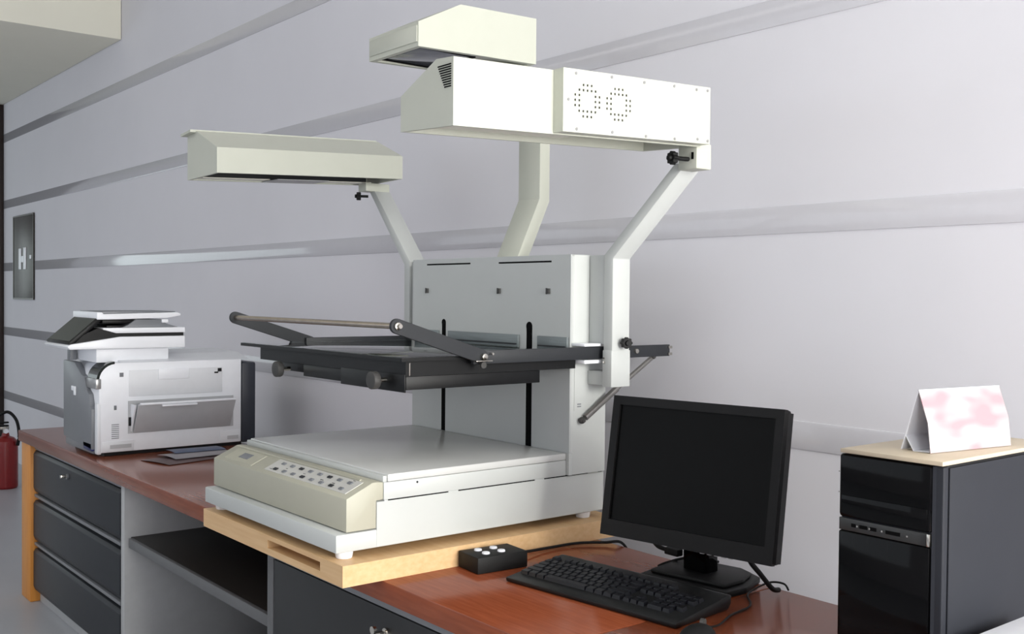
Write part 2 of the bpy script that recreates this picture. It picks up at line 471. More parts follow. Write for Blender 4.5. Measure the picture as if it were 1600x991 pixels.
def lamp_arm(side):
    f = (lambda x: x) if side > 0 else (lambda x: mx(x) - .042)
    xi = -1.9735 if side > 0 else CX0 + .0012
    if side > 0:
        out = [(-1.880, 1.155), (-1.880, 1.474), (-1.650, 1.682), (-1.676, 1.694), (-1.912, 1.484), (-1.912, 1.155)]
    else:
        out = [(-2.838, 1.155), (-2.838, 1.474), (-3.064, 1.732), (-3.030, 1.732), (-2.806, 1.484), (-2.806, 1.155)]
    arm = obj('lamp_arm', MB().prism(out, 'y', 1.834, 1.895, .0025), 'basewhite', S)
    obj('mount', MB().box(min(xi, f(-1.9125)), max(xi, f(-1.9125)), 1.842, 1.893, 1.256, 1.484, .002), 'column', arm)
    obj('sleeve', MB().box(min(xi, f(-1.9125)), max(xi, f(-1.9125)), 1.838, 1.897, 1.152, 1.188, .002).box(min(f(-1.9115), f(-1.8785)), max(f(-1.9115), f(-1.8785)), 1.831, 1.897, 1.150, 1.243, .002), 'basewhite', arm)
    if side > 0:
        for z in (1.212, 1.222):
            obj('screw', MB().cyl((f(-1.905), 1.831, z), (f(-1.905), 1.8285, z), .003, seg=10), 'chrome', arm)
        knob((f(-1.868), 1.868, 1.262), (1, -.35, 0), .0135, 'clamp_knob', arm)
        obj('hinge', MB().box(-1.660, -1.603, 1.826, 1.877, 1.674, 1.733, .003), 'machine', arm)
        obj('hinge_slot', MB().box(-1.618, -1.612, 1.8245, 1.8262, 1.696, 1.712), 'void', arm)
        knob((-1.636, 1.790, 1.697), (-.2, -1, 0), .0145, 'clamp_knob', arm, stem=.038)
    else:
        obj('hinge', MB().box(-3.072, -3.022, 1.80, 1.892, 1.7225, 1.7500, .002), 'machine', arm)
        knob((-3.066, 1.806, 1.708), (-.5, -1, 0), .0125, 'clamp_knob', arm)
    return arm


lamp_arm(1)
lamp_arm(-1)


def lamp_shell(prof, y0, y1, dz, inset, depth, name, under):
    """housing extruded along y (rising by dz), its underside open: the bottom face is inset and pushed up"""
    mb = MB()
    mb.prism(prof, 'y', y0, y1, 0, shift=(0, dz))
    bm = mb.bm
    bm.faces.ensure_lookup_table()
    bm.normal_update()
    bot = min(bm.faces, key=lambda f: f.normal.z)
    bmesh.ops.inset_individual(bm, faces=[bot], thickness=inset)
    r = bmesh.ops.extrude_discrete_faces(bm, faces=[bot])
    for f in r['faces']:
        for v in f.verts:
            v.co.z += depth
    bmesh.ops.recalc_face_normals(bm, faces=bm.faces[:])
    return obj(name, mb, 'machine', S)


# right lamp (outer wall high, roof sloping to the inner side), left lamp mirrored
tr = .0385
PR = [(-1.600, 1.697), (-1.600, 1.826), (-1.657, 1.830), (-1.781, 1.776), (-1.781, 1.705)]
lr = lamp_shell(PR, 1.14, 1.835, .026, .012, .045, 'lamp_housing', 1)
lr['label'] = 'long beige lamp housing with fan cover'
for k in range(10):
    z = 1.8135 - k * .0046
    w = .044 - k * .0025
    obj('vent_slit', MB().box(-1.607 - w, -1.607, 1.1388, 1.1405, z - .0011, z + .0011), 'void', lr)
# fan cover with real holes: two rings of dots
holes = []
def ring(cy, cz, du, dv):
    hs = []
    pat = {3: (-1, 0, 1), 2: (-2, -1, 0, 1, 2), 1: (-3, -2, 2, 3), 0: (-3, -2, 2, 3), -1: (-3, -2, 2, 3), -2: (-2, -1, 0, 1, 2), -3: (-1, 0, 1)}
    for j, us in pat.items():
        for i in us:
            hs.append((cy + i * du - .0022, cy + i * du + .0022, cz + j * dv - .0024, cz + j * dv + .0024))
    return hs
holes = ring(1.454, 1.7645, .0112, .0106) + ring(1.543, 1.7645, .0112, .0106)
def sh(o_mb):   # the covers rise with the housing
    return o_mb.xf(Matrix(((1, 0, 0, 0), (0, 1, 0, 0), (0, tr, 1, -tr * 1.14), (0, 0, 0, 1))))
cv = obj('fan_cover', sh(MB().grid((1.388, 1.832), (1.699, 1.8265), holes, -1.5725, -1.570, 'x').box(-1.5995, -1.5726, 1.388, 1.391, 1.699, 1.8265).box(-1.5995, -1.5726, 1.391, 1.832, 1.8235, 1.8265).box(-1.5995, -1.5726, 1.391, 1.832, 1.699, 1.702).box(-1.5995, -1.5726, 1.829, 1.832, 1.702, 1.8235)), 'machine', lr)
obj('fan_dark', sh(MB().box(-1.592, -1.5815, 1.40, 1.82, 1.705, 1.820)), 'void', lr)
for (y, z) in ((1.402, 1.764), (1.422, 1.818), (1.522, 1.820), (1.618, 1.818), (1.712, 1.819), (1.785, 1.818), (1.822, 1.819), (1.425, 1.706), (1.525, 1.706), (1.625, 1.704), (1.715, 1.704), (1.79, 1.708), (1.824, 1.706)):
    obj('screw', sh(MB().cyl((-1.570, y, z), (-1.5685, y, z), .0032, seg=12)), 'silver', lr)
def under(x0, x1, y0, y1, z0, z1, ya, bev=0):
    return MB().box(x0, x1, y0, y1, z0, z1, bev).xf(Matrix(((1, 0, 0, 0), (0, 1, 0, 0), (0, tr, 1, -tr * ya), (0, 0, 0, 1))))
obj('reflector', under(-1.765, -1.66, 1.16, 1.55, 1.716, 1.719, 1.14), 'diffuser', lr)
obj('lamp_tube', MB().cyl((-1.65, 1.17, 1.722), (-1.65, 1.80, 1.746), .009), 'diffuser', lr)

PL = [(-2.900, 1.727), (-2.900, 1.801), (-3.058, 1.866), (-3.122, 1.862), (-3.122, 1.722)]
ll = lamp_shell(PL, 1.229, 1.865, .030, .012, .04, 'lamp_housing', 1)
ll['label'] = 'long beige lamp housing open underneath'
tr = .047
obj('roof_lip', MB().prism([(-3.058, 1.8685), (-3.135, 1.862), (-3.135, 1.8545), (-3.058, 1.861)], 'y', 1.212, 1.86, 0, shift=(0, .030)), 'machine', ll)
obj('cavity_shade', under(-3.1085, -2.9135, 1.2425, 1.8515, 1.7585, 1.7600, 1.229), 'blackbar', ll)  # dark sheets added to imitate the shade inside the open housing
obj('cavity_shade', under(-3.1095, -3.1080, 1.2425, 1.8515, 1.7300, 1.7585, 1.229), 'blackbar', ll)
obj('reflector', under(-3.106, -3.055, 1.25, 1.47, 1.7255, 1.7275, 1.229), 'diffuser', ll)
obj('reflector', under(-3.106, -3.000, 1.47, 1.65, 1.7215, 1.7235, 1.229), 'trayunder', ll)
obj('reflector', under(-3.106, -3.055, 1.65, 1.84, 1.7255, 1.7275, 1.229), 'diffuser', ll)
obj('lamp_tube', MB().cyl((-2.95, 1.26, 1.752), (-2.95, 1.84, 1.778), .009), 'diffuser', ll)

# camera head on its own bent arm
ca = obj('camera_arm', MB().prism([(1.815, 1.44), (1.8425, 1.494), (1.918, 1.655), (1.918, 1.985), (1.955, 1.985), (1.955, 1.648), (1.880, 1.488), (1.857, 1.44)], 'x', -2.362, -2.266, .002), 'machine', S)
obj('bracket', MB().box(-2.355, -2.272, 1.78, 1.950, 1.985, 2.0085, .001), 'machine', ca)
hd = MB()
hd.prism([(1.472, 2.008), (1.472, 2.070), (1.603, 2.136), (1.861, 2.143), (1.861, 2.018)], 'x', -2.459, -2.220, 0)
bm = hd.bm
bm.normal_update()
bot = min(bm.faces, key=lambda f: f.normal.z)
bmesh.ops.inset_individual(bm, faces=[bot], thickness=.022)
r_ = bmesh.ops.extrude_discrete_faces(bm, faces=[bot])
for f in r_['faces']:
    for v in f.verts:
        v.co.z += .02
bmesh.ops.recalc_face_normals(bm, faces=bm.faces[:])
ch = obj('camera_head', hd, 'machine', S)
ch['label'] = 'beige camera head with sloped roof'
obj('head_lid', MB().box(-2.455, -2.224, 1.4695, 1.472, 2.020, 2.062, .0008), 'machine', ch)
obj('lens_window', MB().box(-2.425, -2.255, 1.50, 1.66, 2.014, 2.020, .001), 'lens', ch)
obj('lens_frame', MB().grid((-2.435, -2.245), (1.492, 1.672), [(-2.428, -2.252, 1.499, 1.665)], 2.0125, 2.018, 'z'), 'void', ch)

# book cradle
cr = obj('cradle', MB().grid((-2.690, -1.953), (1.268, 1.7765), [(-2.680, -1.963, 1.278, 1.768)], 1.196, 1.231, 'z').box(-2.689, -1.954, 1.269, 1.7763, 1.196, 1.199), 'black', S)
cr['label'] = 'black book cradle tray'
obj('lower_box', MB().box(-2.44, -1.954, 1.270, 1.66, 1.1655, 1.1955, .001).box(-2.62, -2.44, 1.285, 1.66, 1.172, 1.1955, .001), 'black', cr)
obj('front_plate', MB().box(-2.24, -1.955, 1.2665, 1.2698, 1.160, 1.200, .0005), 'black', cr)
obj('glass', MB().box(-2.772, -1.943, 1.252, 1.770, 1.2315, 1.2395, .001), 'glass', cr)['label'] = 'clear glass plate'
obj('glass_edge', MB().box(-2.774, -1.943, 1.2475, 1.2516, 1.2305, 1.2385).box(-1.9425, -1.937, 1.2475, 1.60, 1.2305, 1.2385), 'black', cr)
for a, b_ in ((-2.68, -2.556), (-2.505, -2.178), (-2.098, -1.980)):
    obj('shadow_band_plate', MB().box(a, b_, 1.7712, 1.7772, 1.2400, 1.2735, .0008), 'shadow_band', cr)  # grey plates stand in for a shadow band across the column
for a, b_ in ((-2.500, -2.183), (-2.093, -1.985)):
    obj('shadow_band_rib', MB().box(a, b_, 1.7690, 1.7712, 1.2465, 1.2505), 'blackbar', cr)
obj('edge_pin', MB().box(-1.9528, -1.9515, 1.276, 1.279, 1.198, 1.226), 'chrome', cr)
for x, z in ((-2.515, 1.180), (-2.035, 1.184)):
    k = obj('adjust_knob', MB().cyl((x, 1.226, z), (x, 1.244, z), .0205, .0205, 28, .003), 'knobgrey', cr)
    obj('spindle', MB().cyl((x, 1.243, z), (x, 1.2695, z), .0055, seg=14), 'chrome', cr)
for side in (1, -1):
    f = (lambda x: x) if side > 0 else mx
    def bx(a, b_, *r, **k):
        return MB().box(min(f(a), f(b_)), max(f(a), f(b_)), *r, **k)
    bar = obj('side_bar', bx(-1.9355, -1.9255, 1.435, 2.095 if side > 0 else 1.80, 1.2195, 1.2505, bev=.001), 'blackbar', S)
    # link plate with rounded ends
    p, q = Vector((1.455, 1.237)), Vector((1.222, 1.310))
    d = (q - p).normalized()
    n = Vector((-d.y, d.x))
    w = .0165
    pts = []
    for k in range(11):
        a = -math.pi / 2 + math.pi * k / 10
        v = q + d * w * math.cos(a) + n * w * math.sin(a)
        pts.append((v.x, v.y))
    for k in range(11):
        a = -math.pi / 2 + math.pi * k / 10
        v = p - d * w * math.cos(a) - n * w * math.sin(a)
        pts.append((v.x, v.y))
    lk = obj('link', MB().prism(pts, 'x', f(-1.9245), f(-1.9165), .001, 1), 'blackbar', S)
    xo = f(-1.9165)
    e = .008 * side
    obj('pin', MB().cyl((xo, 1.222, 1.310), (xo + e * .8, 1.222, 1.310), .0095, .0085, 18, .001).cyl((xo + e * .8, 1.222, 1.310), (xo + e * 1.7, 1.222, 1.310), .005, seg=12), 'chrome', lk)
    obj('pivot_bolt', MB().cyl((xo, 1.455, 1.237), (xo + e * 1.4, 1.455, 1.237), .0085, .0075, 18, .001).box(min(xo, xo + e * 1.6), max(xo, xo + e * 1.6), 1.428, 1.475, 1.226, 1.229, .001).cyl((xo, 1.482, 1.243), (xo + e * .6, 1.482, 1.243), .003, seg=10), 'chrome', lk)
    obj('pivot_nut', MB().cyl((xo + e * .2, 1.452, 1.218), (xo + e * 1.1, 1.452, 1.218), .008, seg=8), 'knobgrey', lk)
    if side < 0:
        xi = f(-1.9245)
        obj('pivot_bolt', MB().ball((xi + .004, 1.455, 1.2395), .0115, (.6, 1, 1)).box(xi, xi + .010, 1.43, 1.50, 1.233, 1.2365, .001), 'chrome', lk)
    if side > 0:
        obj('bar_screw', MB().cyl((-1.9255, 1.965, 1.236), (-1.9195, 1.965, 1.236), .0075, .006, 14), 'chrome', bar)
        obj('bar_bolt', MB().box(-1.9265, -1.9205, 2.086, 2.100, 1.222, 1.229, .001).box(-1.9265, -1.9205, 2.086, 2.100, 1.240, 1.247, .001), 'chrome', bar)
obj('handle_rod', MB().cyl((-2.752, 1.222, 1.310), (-1.9245, 1.222, 1.310), .0068, seg=18), 'steelrod', S)
for z0, z1 in ((1.252, 1.2590), (1.2085, 1.2175)):
    obj('guide_block', MB().box(-1.9735, -1.925, 1.782, 1.840, z0, z1, .001), 'white', S)
st = obj('gas_strut', MB().cyl((-1.942, 2.040, 1.214), (-1.955, 1.925, 1.137), .0062, seg=14).cyl((-1.955, 1.925, 1.137), (-1.963, 1.822, 1.067), .0085, seg=14), 'gasstrut', S)
obj('strut_end', MB().ball((-1.9645, 1.812, 1.0605), .009).cyl((-1.974, 1.812, 1.0605), (-1.955, 1.812, 1.0605), .005, seg=10), 'knobgrey', st)
obj('strut_end', MB().ball((-1.940, 2.047, 1.2185), .007), 'knobgrey', st)

# ---------------------------------------------------------------- printer
P = thing('laser_printer', 'white multifunction laser printer with touch screen standing on the worktop', 'printer', (-4.25, 1.56, DZ))
body = [(1.262, .764), (1.252, 1.028)]
for k in range(7):
    a = math.pi - (math.pi / 2) * k / 6
    body.append((1.318 + .066 * math.cos(a), 1.040 + .066 * math.sin(a)))
body += [(1.825, 1.106), (1.825, .764)]
pb = obj('body', MB().prism(body, 'x', -4.45, -4.052, .003), 'white', P)
obj('base', MB().box(-4.435, -4.060, 1.275, 1.83, .7505, .766), 'black', P)
obj('rear_block', MB().box(-4.44, -4.047, 1.8255, 1.888, .760, 1.092, .008), 'printnavy', P)
obj('front_door', MB().prism([(-4.451, .792), (-4.451, 1.100), (-4.30, 1.098), (-4.215, 1.056), (-4.180, 1.050), (-4.150, 1.000), (-4.118, .985), (-4.105, .940), (-4.085, .93), (-4.085, .775)], 'y', 1.236, 1.262, .003), 'printgrey', P)
obj('door_latch', MB().box(-4.33, -4.28, 1.231, 1.2365, .985, 1.004, .002).box(-4.30, -4.28, 1.231, 1.2365, .968, .988, .002), 'white', P)
obj('front_tray', MB().box(-4.448, -4.088, 1.244, 1.27, .758, .786, .003), 'printgrey', P)
obj('blue_lever', MB().box(-4.19, -4.088, 1.236, 1.262, .768, .800, .004), 'blue', P)
obj('corner_post', MB().box(-4.086, -4.052, 1.2465, 1.264, .758, .955, .006), 'offwhite', P)
cps = []
for k in range(8):
    a = math.pi - .12 - (math.pi / 2 - .2) * k / 7
    cps.append((1.318 + .074 * math.cos(a), 1.038 + .074 * math.sin(a)))
cps2 = [(1.318 + (p_[0] - 1.318) * .86, 1.038 + (p_[1] - 1.038) * .86) for p_ in reversed(cps)]
obj('control_display', MB().prism(cps + cps2, 'x', -4.165, -4.052, .001, 1), 'touch', P)
obj('control_bezel', MB().box(-4.168, -4.050, 1.240, 1.262, 1.008, 1.048, .004), 'silver', P)
# right side of the printer
XP = -4.052
obj('side_door', MB().box(XP, XP + .003, 1.366, 1.742, .975, 1.076, .001), 'offwhite', P)
obj('side_door_handle', MB().box(XP + .0025, XP + .007, 1.478, 1.602, 1.036, 1.078, .006), 'white', P)
obj('latch_mark', MB().box(XP + .003, XP + .0045, 1.722, 1.738, 1.058, 1.072).box(XP + .003, XP + .0045, 1.708, 1.724, 1.052, 1.058), 'black', P)
obj('tray_recess', MB().box(XP, XP + .002, 1.362, 1.79, .832, .958), 'trayunder', P)
obj('paper_tray', MB().prism([(XP + .002, .838), (XP + .006, .834), (XP + .062, .945), (XP + .056, .949)], 'y', 1.382, 1.775, .001), 'trayunder', P)
obj('tray_lip', MB().box(XP + .050, XP + .068, 1.390, 1.775, .945, .953, .002).box(XP + .060, XP + .074, 1.47, 1.61, .936, .944, .002), 'white', P)
obj('tray_arm', MB().prism([(XP + .002, .84), (XP + .05, .945), (XP + .002, .945)], 'y', 1.372, 1.378), 'white', P)
obj('tray_spring', MB().box(XP + .002, XP + .008, 1.364, 1.372, .862, .895), 'black', P)
for y0, y1, z0, z1 in ((1.264, 1.385, .766, .806), (1.735, 1.822, .766, .815)):
    g = obj('grip_panel', MB().box(XP, XP + .002, y0, y1, z0, z1, .0008), 'offwhite', P)
    obj('grip_hollow', MB().box(XP + .0015, XP + .003, y0 + .03, y1 - .01, z0 + .012, z0 + .027), 'trayunder', P)
for k in range(8):
    obj('vent_slit', MB().box(XP - .0005, XP + .0012, 1.300, 1.328, .816 + k * .0075, .8185 + k * .0075), 'printgrey', P)
obj('warning_mark', MB().box(XP, XP + .0008, 1.330, 1.345, 1.052, 1.068), 'printgrey', P)
obj('warning_mark', MB().box(XP, XP + .0008, 1.309, 1.319, .926, .943), 'printgrey', P)
# flatbed scanner unit above
obj('top_cover', MB().prism([(-4.056, 1.1062), (-4.085, 1.113), (-4.16, 1.130), (-4.42, 1.136), (-4.444, 1.1062)], 'y', 1.335, 1.86, .003), 'offwhite', P)
obj('neck', MB().box(-4.40, -4.09, 1.255, 1.535, 1.106, 1.160, .004), 'white', P)
obj('neck_post', MB().box(-4.36, -4.32, 1.225, 1.25, 1.106, 1.160, .002), 'printgrey', P)
sc = obj('scan_unit', MB().prism([(1.140, 1.172), (1.150, 1.160), (1.590, 1.160), (1.590, 1.206), (1.335, 1.206), (1.155, 1.180)], 'x', -4.375, -4.060, .003), 'white', P)
obj('scan_gap', MB().prism([(1.170, 1.1835), (1.335, 1.2065), (1.585, 1.2065), (1.585, 1.219), (1.310, 1.219), (1.255, 1.240), (1.20, 1.215)], 'x', -4.37, -4.064), 'black', sc)
obj('scan_lid', MB().prism([(1.320, 1.2195), (1.590, 1.2195), (1.590, 1.240), (1.270, 1.240), (1.270, 1.234)], 'x', -4.375, -4.060, .002), 'white', P)
obj('feeder_deck', MB().prism([(1.345, 1.2405), (1.568, 1.2405), (1.520, 1.2545), (1.50, 1.272), (1.40, 1.272), (1.37, 1.250)], 'x', -4.35, -4.075, .002), 'printgrey', P)
obj('feeder_roller', MB().box(-4.36, -4.085, 1.275, 1.40, 1.2550, 1.272, .004).box(-4.36, -4.08, 1.29, 1.375, 1.2405, 1.2485, .002), 'black', P)
obj('feeder_tray', MB().prism([(1.250, 1.272), (1.250, 1.300), (1.268, 1.300), (1.275, 1.293), (1.56, 1.299), (1.575, 1.294), (1.572, 1.286), (1.52, 1.277), (1.33, 1.2725)], 'x', -4.37, -4.065, .002), 'white', P)
obj('feeder_top', MB().prism([(1.275, 1.294), (1.275, 1.302), (1.56, 1.303), (1.56, 1.2995)], 'x', -4.362, -4.085, .001), 'printgrey', P)
obj('feeder_block', MB().box(-4.10, -4.068, 1.50, 1.525, 1.258, 1.272, .002), 'white', P)
ts = math.atan2(.105, .121)
tm = Matrix.Translation((0, 1.147, 1.186)) @ Matrix.Rotation(ts, 4, 'X')
to = obj('touch_screen', MB().box(-4.365, -4.068, -.002, .163, -.018, 0, .004).xf(tm), 'black', P)
obj('touch_glass', MB().box(-4.355, -4.078, .008, .153, 0, .0012).xf(tm), 'touch', to)
obj('touch_grip', MB().box(-4.25, -4.09, .150, .158, -.001, .0015, .0004).xf(tm), 'silver', to)

# leaflets lying beside the printer
def leaflet(loc, w, d, rz, z, material, label, lift=0.0):
    mb = MB()
    n = 8
    rows = []
    for i in range(n + 1):
        t = i / n
        zz = lift * (math.sin(t * math.pi * .9)) + .0004
        rows.append([mb.bm.verts.new((-w / 2 + w * t, y, zz + dz)) for y, dz in ((-d / 2, 0), (d / 2, 0), (d / 2, .0012), (-d / 2, .0012))])
    for a, b_ in zip(rows[:-1], rows[1:]):
        for k in range(4):
            mb.bm.faces.new((a[k], a[(k + 1) % 4], b_[(k + 1) % 4], b_[k]))
    mb.bm.faces.new(rows[0]); mb.bm.faces.new(list(reversed(rows[-1])))
    bmesh.ops.recalc_face_normals(mb.bm, faces=mb.bm.faces[:])
    o = obj('leaflet', mb, material)
    o.location = (loc[0], loc[1], z)
    o.rotation_euler = (0, 0, rz)
    return tag(o, label, 'leaflet', 'leaflets beside the printer')
leaflet((-3.83, 1.50), .18, .26, .25, DZ, 'leaf2', 'dark brown leaflet lying lowest on the worktop by the printer', .004)
leaflet((-3.87, 1.56), .15, .24, .1, DZ + .0065, 'leaf1', 'pale grey leaflet with a curled edge beside the printer', .006)
leaflet((-3.93, 1.585), .11, .20, -.05, DZ + .0145, 'leaf3', 'navy and white leaflet nearest the printer side', .003)

# ---------------------------------------------------------------- control box, keyboard, mouse
K = thing('control_box', 'black switch box with four white buttons beside the pine platform', 'control box', (-1.897, 1.475, DZ), R(-5))
obj('case', MB().box(-.043, .043, -.068, .068, .0005, .0385, .003), 'rubber', K, True)
for x in (-.018, .016):
    for y in (-.030, .012):
        obj('button', MB().cyl((x, y, .0375), (x, y, .0425), .0095, .0088, 20, .001), 'paper', K, True)
obj('cable', MB().tube([(-1.900, 1.543, .772), (-1.918, 1.60, .764), (-1.935, 1.68, .7575), (-1.930, 1.77, .757), (-1.895, 1.83, .757), (-1.868, 1.866, .755), (-1.86, 1.885, .70), (-1.86, 1.885, .55)], .0035), 'rubber', K)

KB = thing('keyboard', 'black full-size computer keyboard in front of the monitor', 'keyboard', (-1.567, 1.545, DZ), R(6.5))
obj('case', MB().prism([(-.098, .001), (-.1, .011), (-.07, .014), (.082, .030), (.092, .028), (.092, .010), (.08, .001)], 'x', -.2275, .2275, .003), 'kbd', KB, True)
kmesh = {}
ka = math.atan2(.016, .152)
KT = Matrix.Translation((0, -.07, .014)) @ Matrix.Rotation(ka, 4, 'X')
def key(x, y, w, d):
    kk = (round(w, 4), round(d, 4))
    if kk not in kmesh:
        b = bmesh.new()
        lo = [b.verts.new((sx * w / 2, sy * d / 2, -.001)) for sx, sy in ((-1, -1), (1, -1), (1, 1), (-1, 1))]
        hi = [b.verts.new((sx * (w / 2 - .002), sy * (d / 2 - .002) + .0008, .0075)) for sx, sy in ((-1, -1), (1, -1), (1, 1), (-1, 1))]
        b.faces.new(hi)
        for i in range(4):
            b.faces.new((lo[i], lo[(i + 1) % 4], hi[(i + 1) % 4], hi[i]))
        b.faces.new(list(reversed(lo)))
        me = bpy.data.meshes.new('key')
        b.to_mesh(me); b.free()
        me.materials.append(M['keycap'])
        kmesh[kk] = me
    o = bpy.data.objects.new('key', kmesh[kk])
    o.parent = KB
    o.matrix_local = KT @ Matrix.Translation((x, y, 0))
    COL.objects.link(o)
u = .0188
x00 = -.2165
rows_ = [
    (.014, [1.25, 1.25, 1.25, 6.25, 1.25, 1.25, 1.25, 1.25]),
    (.014 + u, [2.25] + [1] * 10 + [2.75]),
    (.014 + 2 * u, [1.75] + [1] * 11 + [2.25]),
    (.014 + 3 * u, [1.5] + [1] * 12 + [1.5]),
    (.014 + 4 * u, [1] * 13 + [2]),
    (.014 + 5 * u + .008, [1, None] + [1] * 4 + ['h'] + [1] * 4 + ['h'] + [1] * 4),
]
for y, ws in rows_:
    x = x00
    for w in ws:
        if w is None:
            x += u; continue
        if w == 'h':
            x += u * .5; continue
        key(x + u * w / 2, y, u * w - .0018, u - .0018)
        x += u * w
    nx = x00 + 15.25 * u
    r = rows_.index((y, ws))
    for k in range(3):
        if (r == 1 and k != 1) or r == 2:
            continue
        key(nx + u * (k + .5), y, u - .0018, u - .0018)
    px = nx + 3.25 * u
    if r < 5:
        for k in range(4):
            if r == 0 and k == 0:
                key(px + u, y, 2 * u - .0018, u - .0018); continue
            if r == 0 and k == 1:
                continue
            if k == 3 and r in (0, 2):
                continue
            key(px + u * (k + .5), y, u - .0018, u - .0018)

MS = thing('computer_mouse', 'black computer mouse with thin cord beside the keyboard corner', 'mouse', (-1.262, 1.455, DZ), R(20))
mb = MB()
mb.ball((0, 0, 0), 1.0, (.033, .056, .030), 24)
bm = mb.bm
bmesh.ops.bisect_plane(bm, geom=bm.verts[:] + bm.edges[:] + bm.faces[:], plane_co=(0, 0, .002), plane_no=(0, 0, -1), clear_outer=True)
bmesh.ops.holes_fill(bm, edges=[e for e in bm.edges if e.is_boundary])
obj('shell', mb, 'rubber', MS, True)
obj('wheel', MB().cyl((-.004, .03, .026), (.004, .03, .026), .008, seg=18), 'knobgrey', MS, True)
obj('cord', MB().tube([(-1.281, 1.508, .760), (-1.285, 1.545, .757), (-1.318, 1.62, .7535), (-1.335, 1.70, .7535), (-1.385, 1.755, .754), (-1.40, 1.80, .757), (-1.395, 1.845, .764), (-1.37, 1.858, .764), (-1.352, 1.85, .756)], .0022), 'rubber', MS)

# ---------------------------------------------------------------- monitor
MO = thing('monitor', 'black flat computer monitor with a dark screen behind the keyboard', 'monitor', (-1.52, 1.77, DZ), R(10.2))
my = Matrix.Translation((-1.507, 1.70, .996)) @ Matrix.Rotation(R(10.2), 4, 'Z') @ Matrix.Rotation(R(-9.1), 4, 'X')
w2, h2 = .2125, .158
bz = obj('bezel', MB().grid((-w2, w2), (-h2, h2), [(-w2 + .019, w2 - .019, -h2 + .036, h2 - .02)], 0, .014, 'y').xf(my), 'monitor', MO)
obj('screen', MB().box(-w2 + .018, w2 - .018, .0065, .012, -h2 + .035, h2 - .019).xf(my), 'screen', MO)['label'] = 'dark switched-off screen'
obj('back_shell', MB().prism([(-w2, -h2), (w2, -h2), (w2, h2), (-w2, h2)], 'y', .0142, .034, .006).box(-.13, .13, .034, .062, -.10, .10, .012).xf(my), 'monitor', MO)
obj('side_edge', MB().prism([(w2 - .0005, 0.001), (w2 + .004, .010), (w2 + .004, .032), (w2 - .0005, .034)], 'z', -h2 + .004, h2 - .006).xf(my), 'monitor', MO)
for k in range(5):
    obj('front_button', MB().box(.045 + k * .017, .054 + k * .017, .004, .010, -h2 - .002, -h2 + .001, .0006).xf(my), 'silver', MO)
obj('stand_neck', MB().prism([(1.755, .762), (1.800, .762), (1.792, .93), (1.765, .93), (1.752, .86)], 'x', -1.566, -1.500, .006), 'piano', MO)
obj('stand_base', MB().prism([(-.115, -.075), (.105, -.085), (.118, -.02), (.100, .075), (.06, .10), (-.08, .10), (-.12, .06)], 'z', .0005, .014, .003).prism([(-.10, -.06), (.09, -.065), (.10, .0), (.085, .065), (.05, .085), (-.07, .085), (-.10, .05)], 'z', .0135, .024, .005), 'monitor', MO, True)
obj('video_plug', MB().box(-1.605, -1.565, 1.735, 1.755, .800, .816, .003), 'rubber', MO)
obj('video_cable', MB().tube([(-1.604, 1.745, .808), (-1.635, 1.745, .812), (-1.655, 1.75, .828), (-1.655, 1.755, .86)], .005), 'rubber', MO)
obj('power_cable', MB().tube([(-1.400, 1.775, .86), (-1.395, 1.772, .825), (-1.375, 1.785, .795), (-1.36, 1.805, .765), (-1.362, 1.83, .7575)], .0055), 'rubber', MO)
obj('floor_cable', MB().tube([(-1.51, 1.81, .79), (-1.58, 1.80, .788), (-1.635, 1.78, .768), (-1.655, 1.77, .7565)], .003), 'rubber', MO)

# ---------------------------------------------------------------- computer tower and what stands on it
T = thing('computer_tower', 'black and grey computer tower standing on the right worktop', 'computer tower', (-.937, 1.55, DZ))
TX0, TX1, TY = -1.033, -.847, 1.55
obj('case', MB().box(TX0 + .004, TX1 - .004, TY + .022, 1.90, DZ + .0005, 1.1165, .002), 'black', T)
obj('side_panel', MB().box(TX1 - .004, TX1, TY + .024, 1.90, DZ + .004, 1.1120, .001), 'towerside', T)['label'] = 'grey side panel'
obj('side_panel', MB().box(TX0, TX0 + .004, TY + .024, 1.90, DZ + .004, 1.1120, .001), 'towerside', T)
obj('front_frame', MB().box(TX0 + .001, TX1 - .001, TY + .006, TY + .0235, DZ + .001, 1.1150, .004), 'towerside', T)
obj('upper_bezel', MB().box(TX0, TX1 - .018, TY, TY + .016, 1.0075, 1.1160, .006, 3), 'piano', T)
obj('lower_bezel', MB().box(TX0, TX1 - .020, TY, TY + .016, DZ + .004, .9850, .004), 'piano', T)
obj('drive_door', MB().box(TX0 + .006, TX1 - .024, TY - .0015, TY + .002, 1.010, 1.0455, .0008), 'piano', T)
bd = obj('port_band', MB().box(TX0 + .001, TX1 - .026, TY + .001, TY + .016, .9855, 1.0065, .0008), 'towerband', T)
for x0, x1, m_ in ((-1.008, -1.000, 'void'), (-.993, -.978, 'void'), (-.973, -.961, 'void'), (-.944, -.918, 'void')):
    obj('port', MB().box(x0, x1, TY + .0004, TY + .002, .993, .999), m_, bd)
for x in (-.996, -.973, -.950, -.905):
    obj('status_light', MB().cyl((x, TY + .0008, .996), (x, TY - .0008, .996), .0016, seg=10), 'chrome', bd)
obj('band_end', MB().box(TX1 - .0245, TX1 - .0195, TY - .001, TY + .012, .9858, 1.0062, .0008), 'chrome', T)['label'] = 'bright silver tip'
obj('corner_stripe', MB().prism([(TX1 - .018, TY + .003), (TX1 - .003, TY + .012), (TX1 - .003, TY + .02), (TX1 - .018, TY + .02)], 'z', DZ + .004, 1.1145, .0008), 'towerside', T)
for z in (1.049, 1.084):
    obj('edge_tab', MB().box(TX0 - .002, TX0 + .003, TY + .002, TY + .006, z - .001, z + .001), 'silver', T)
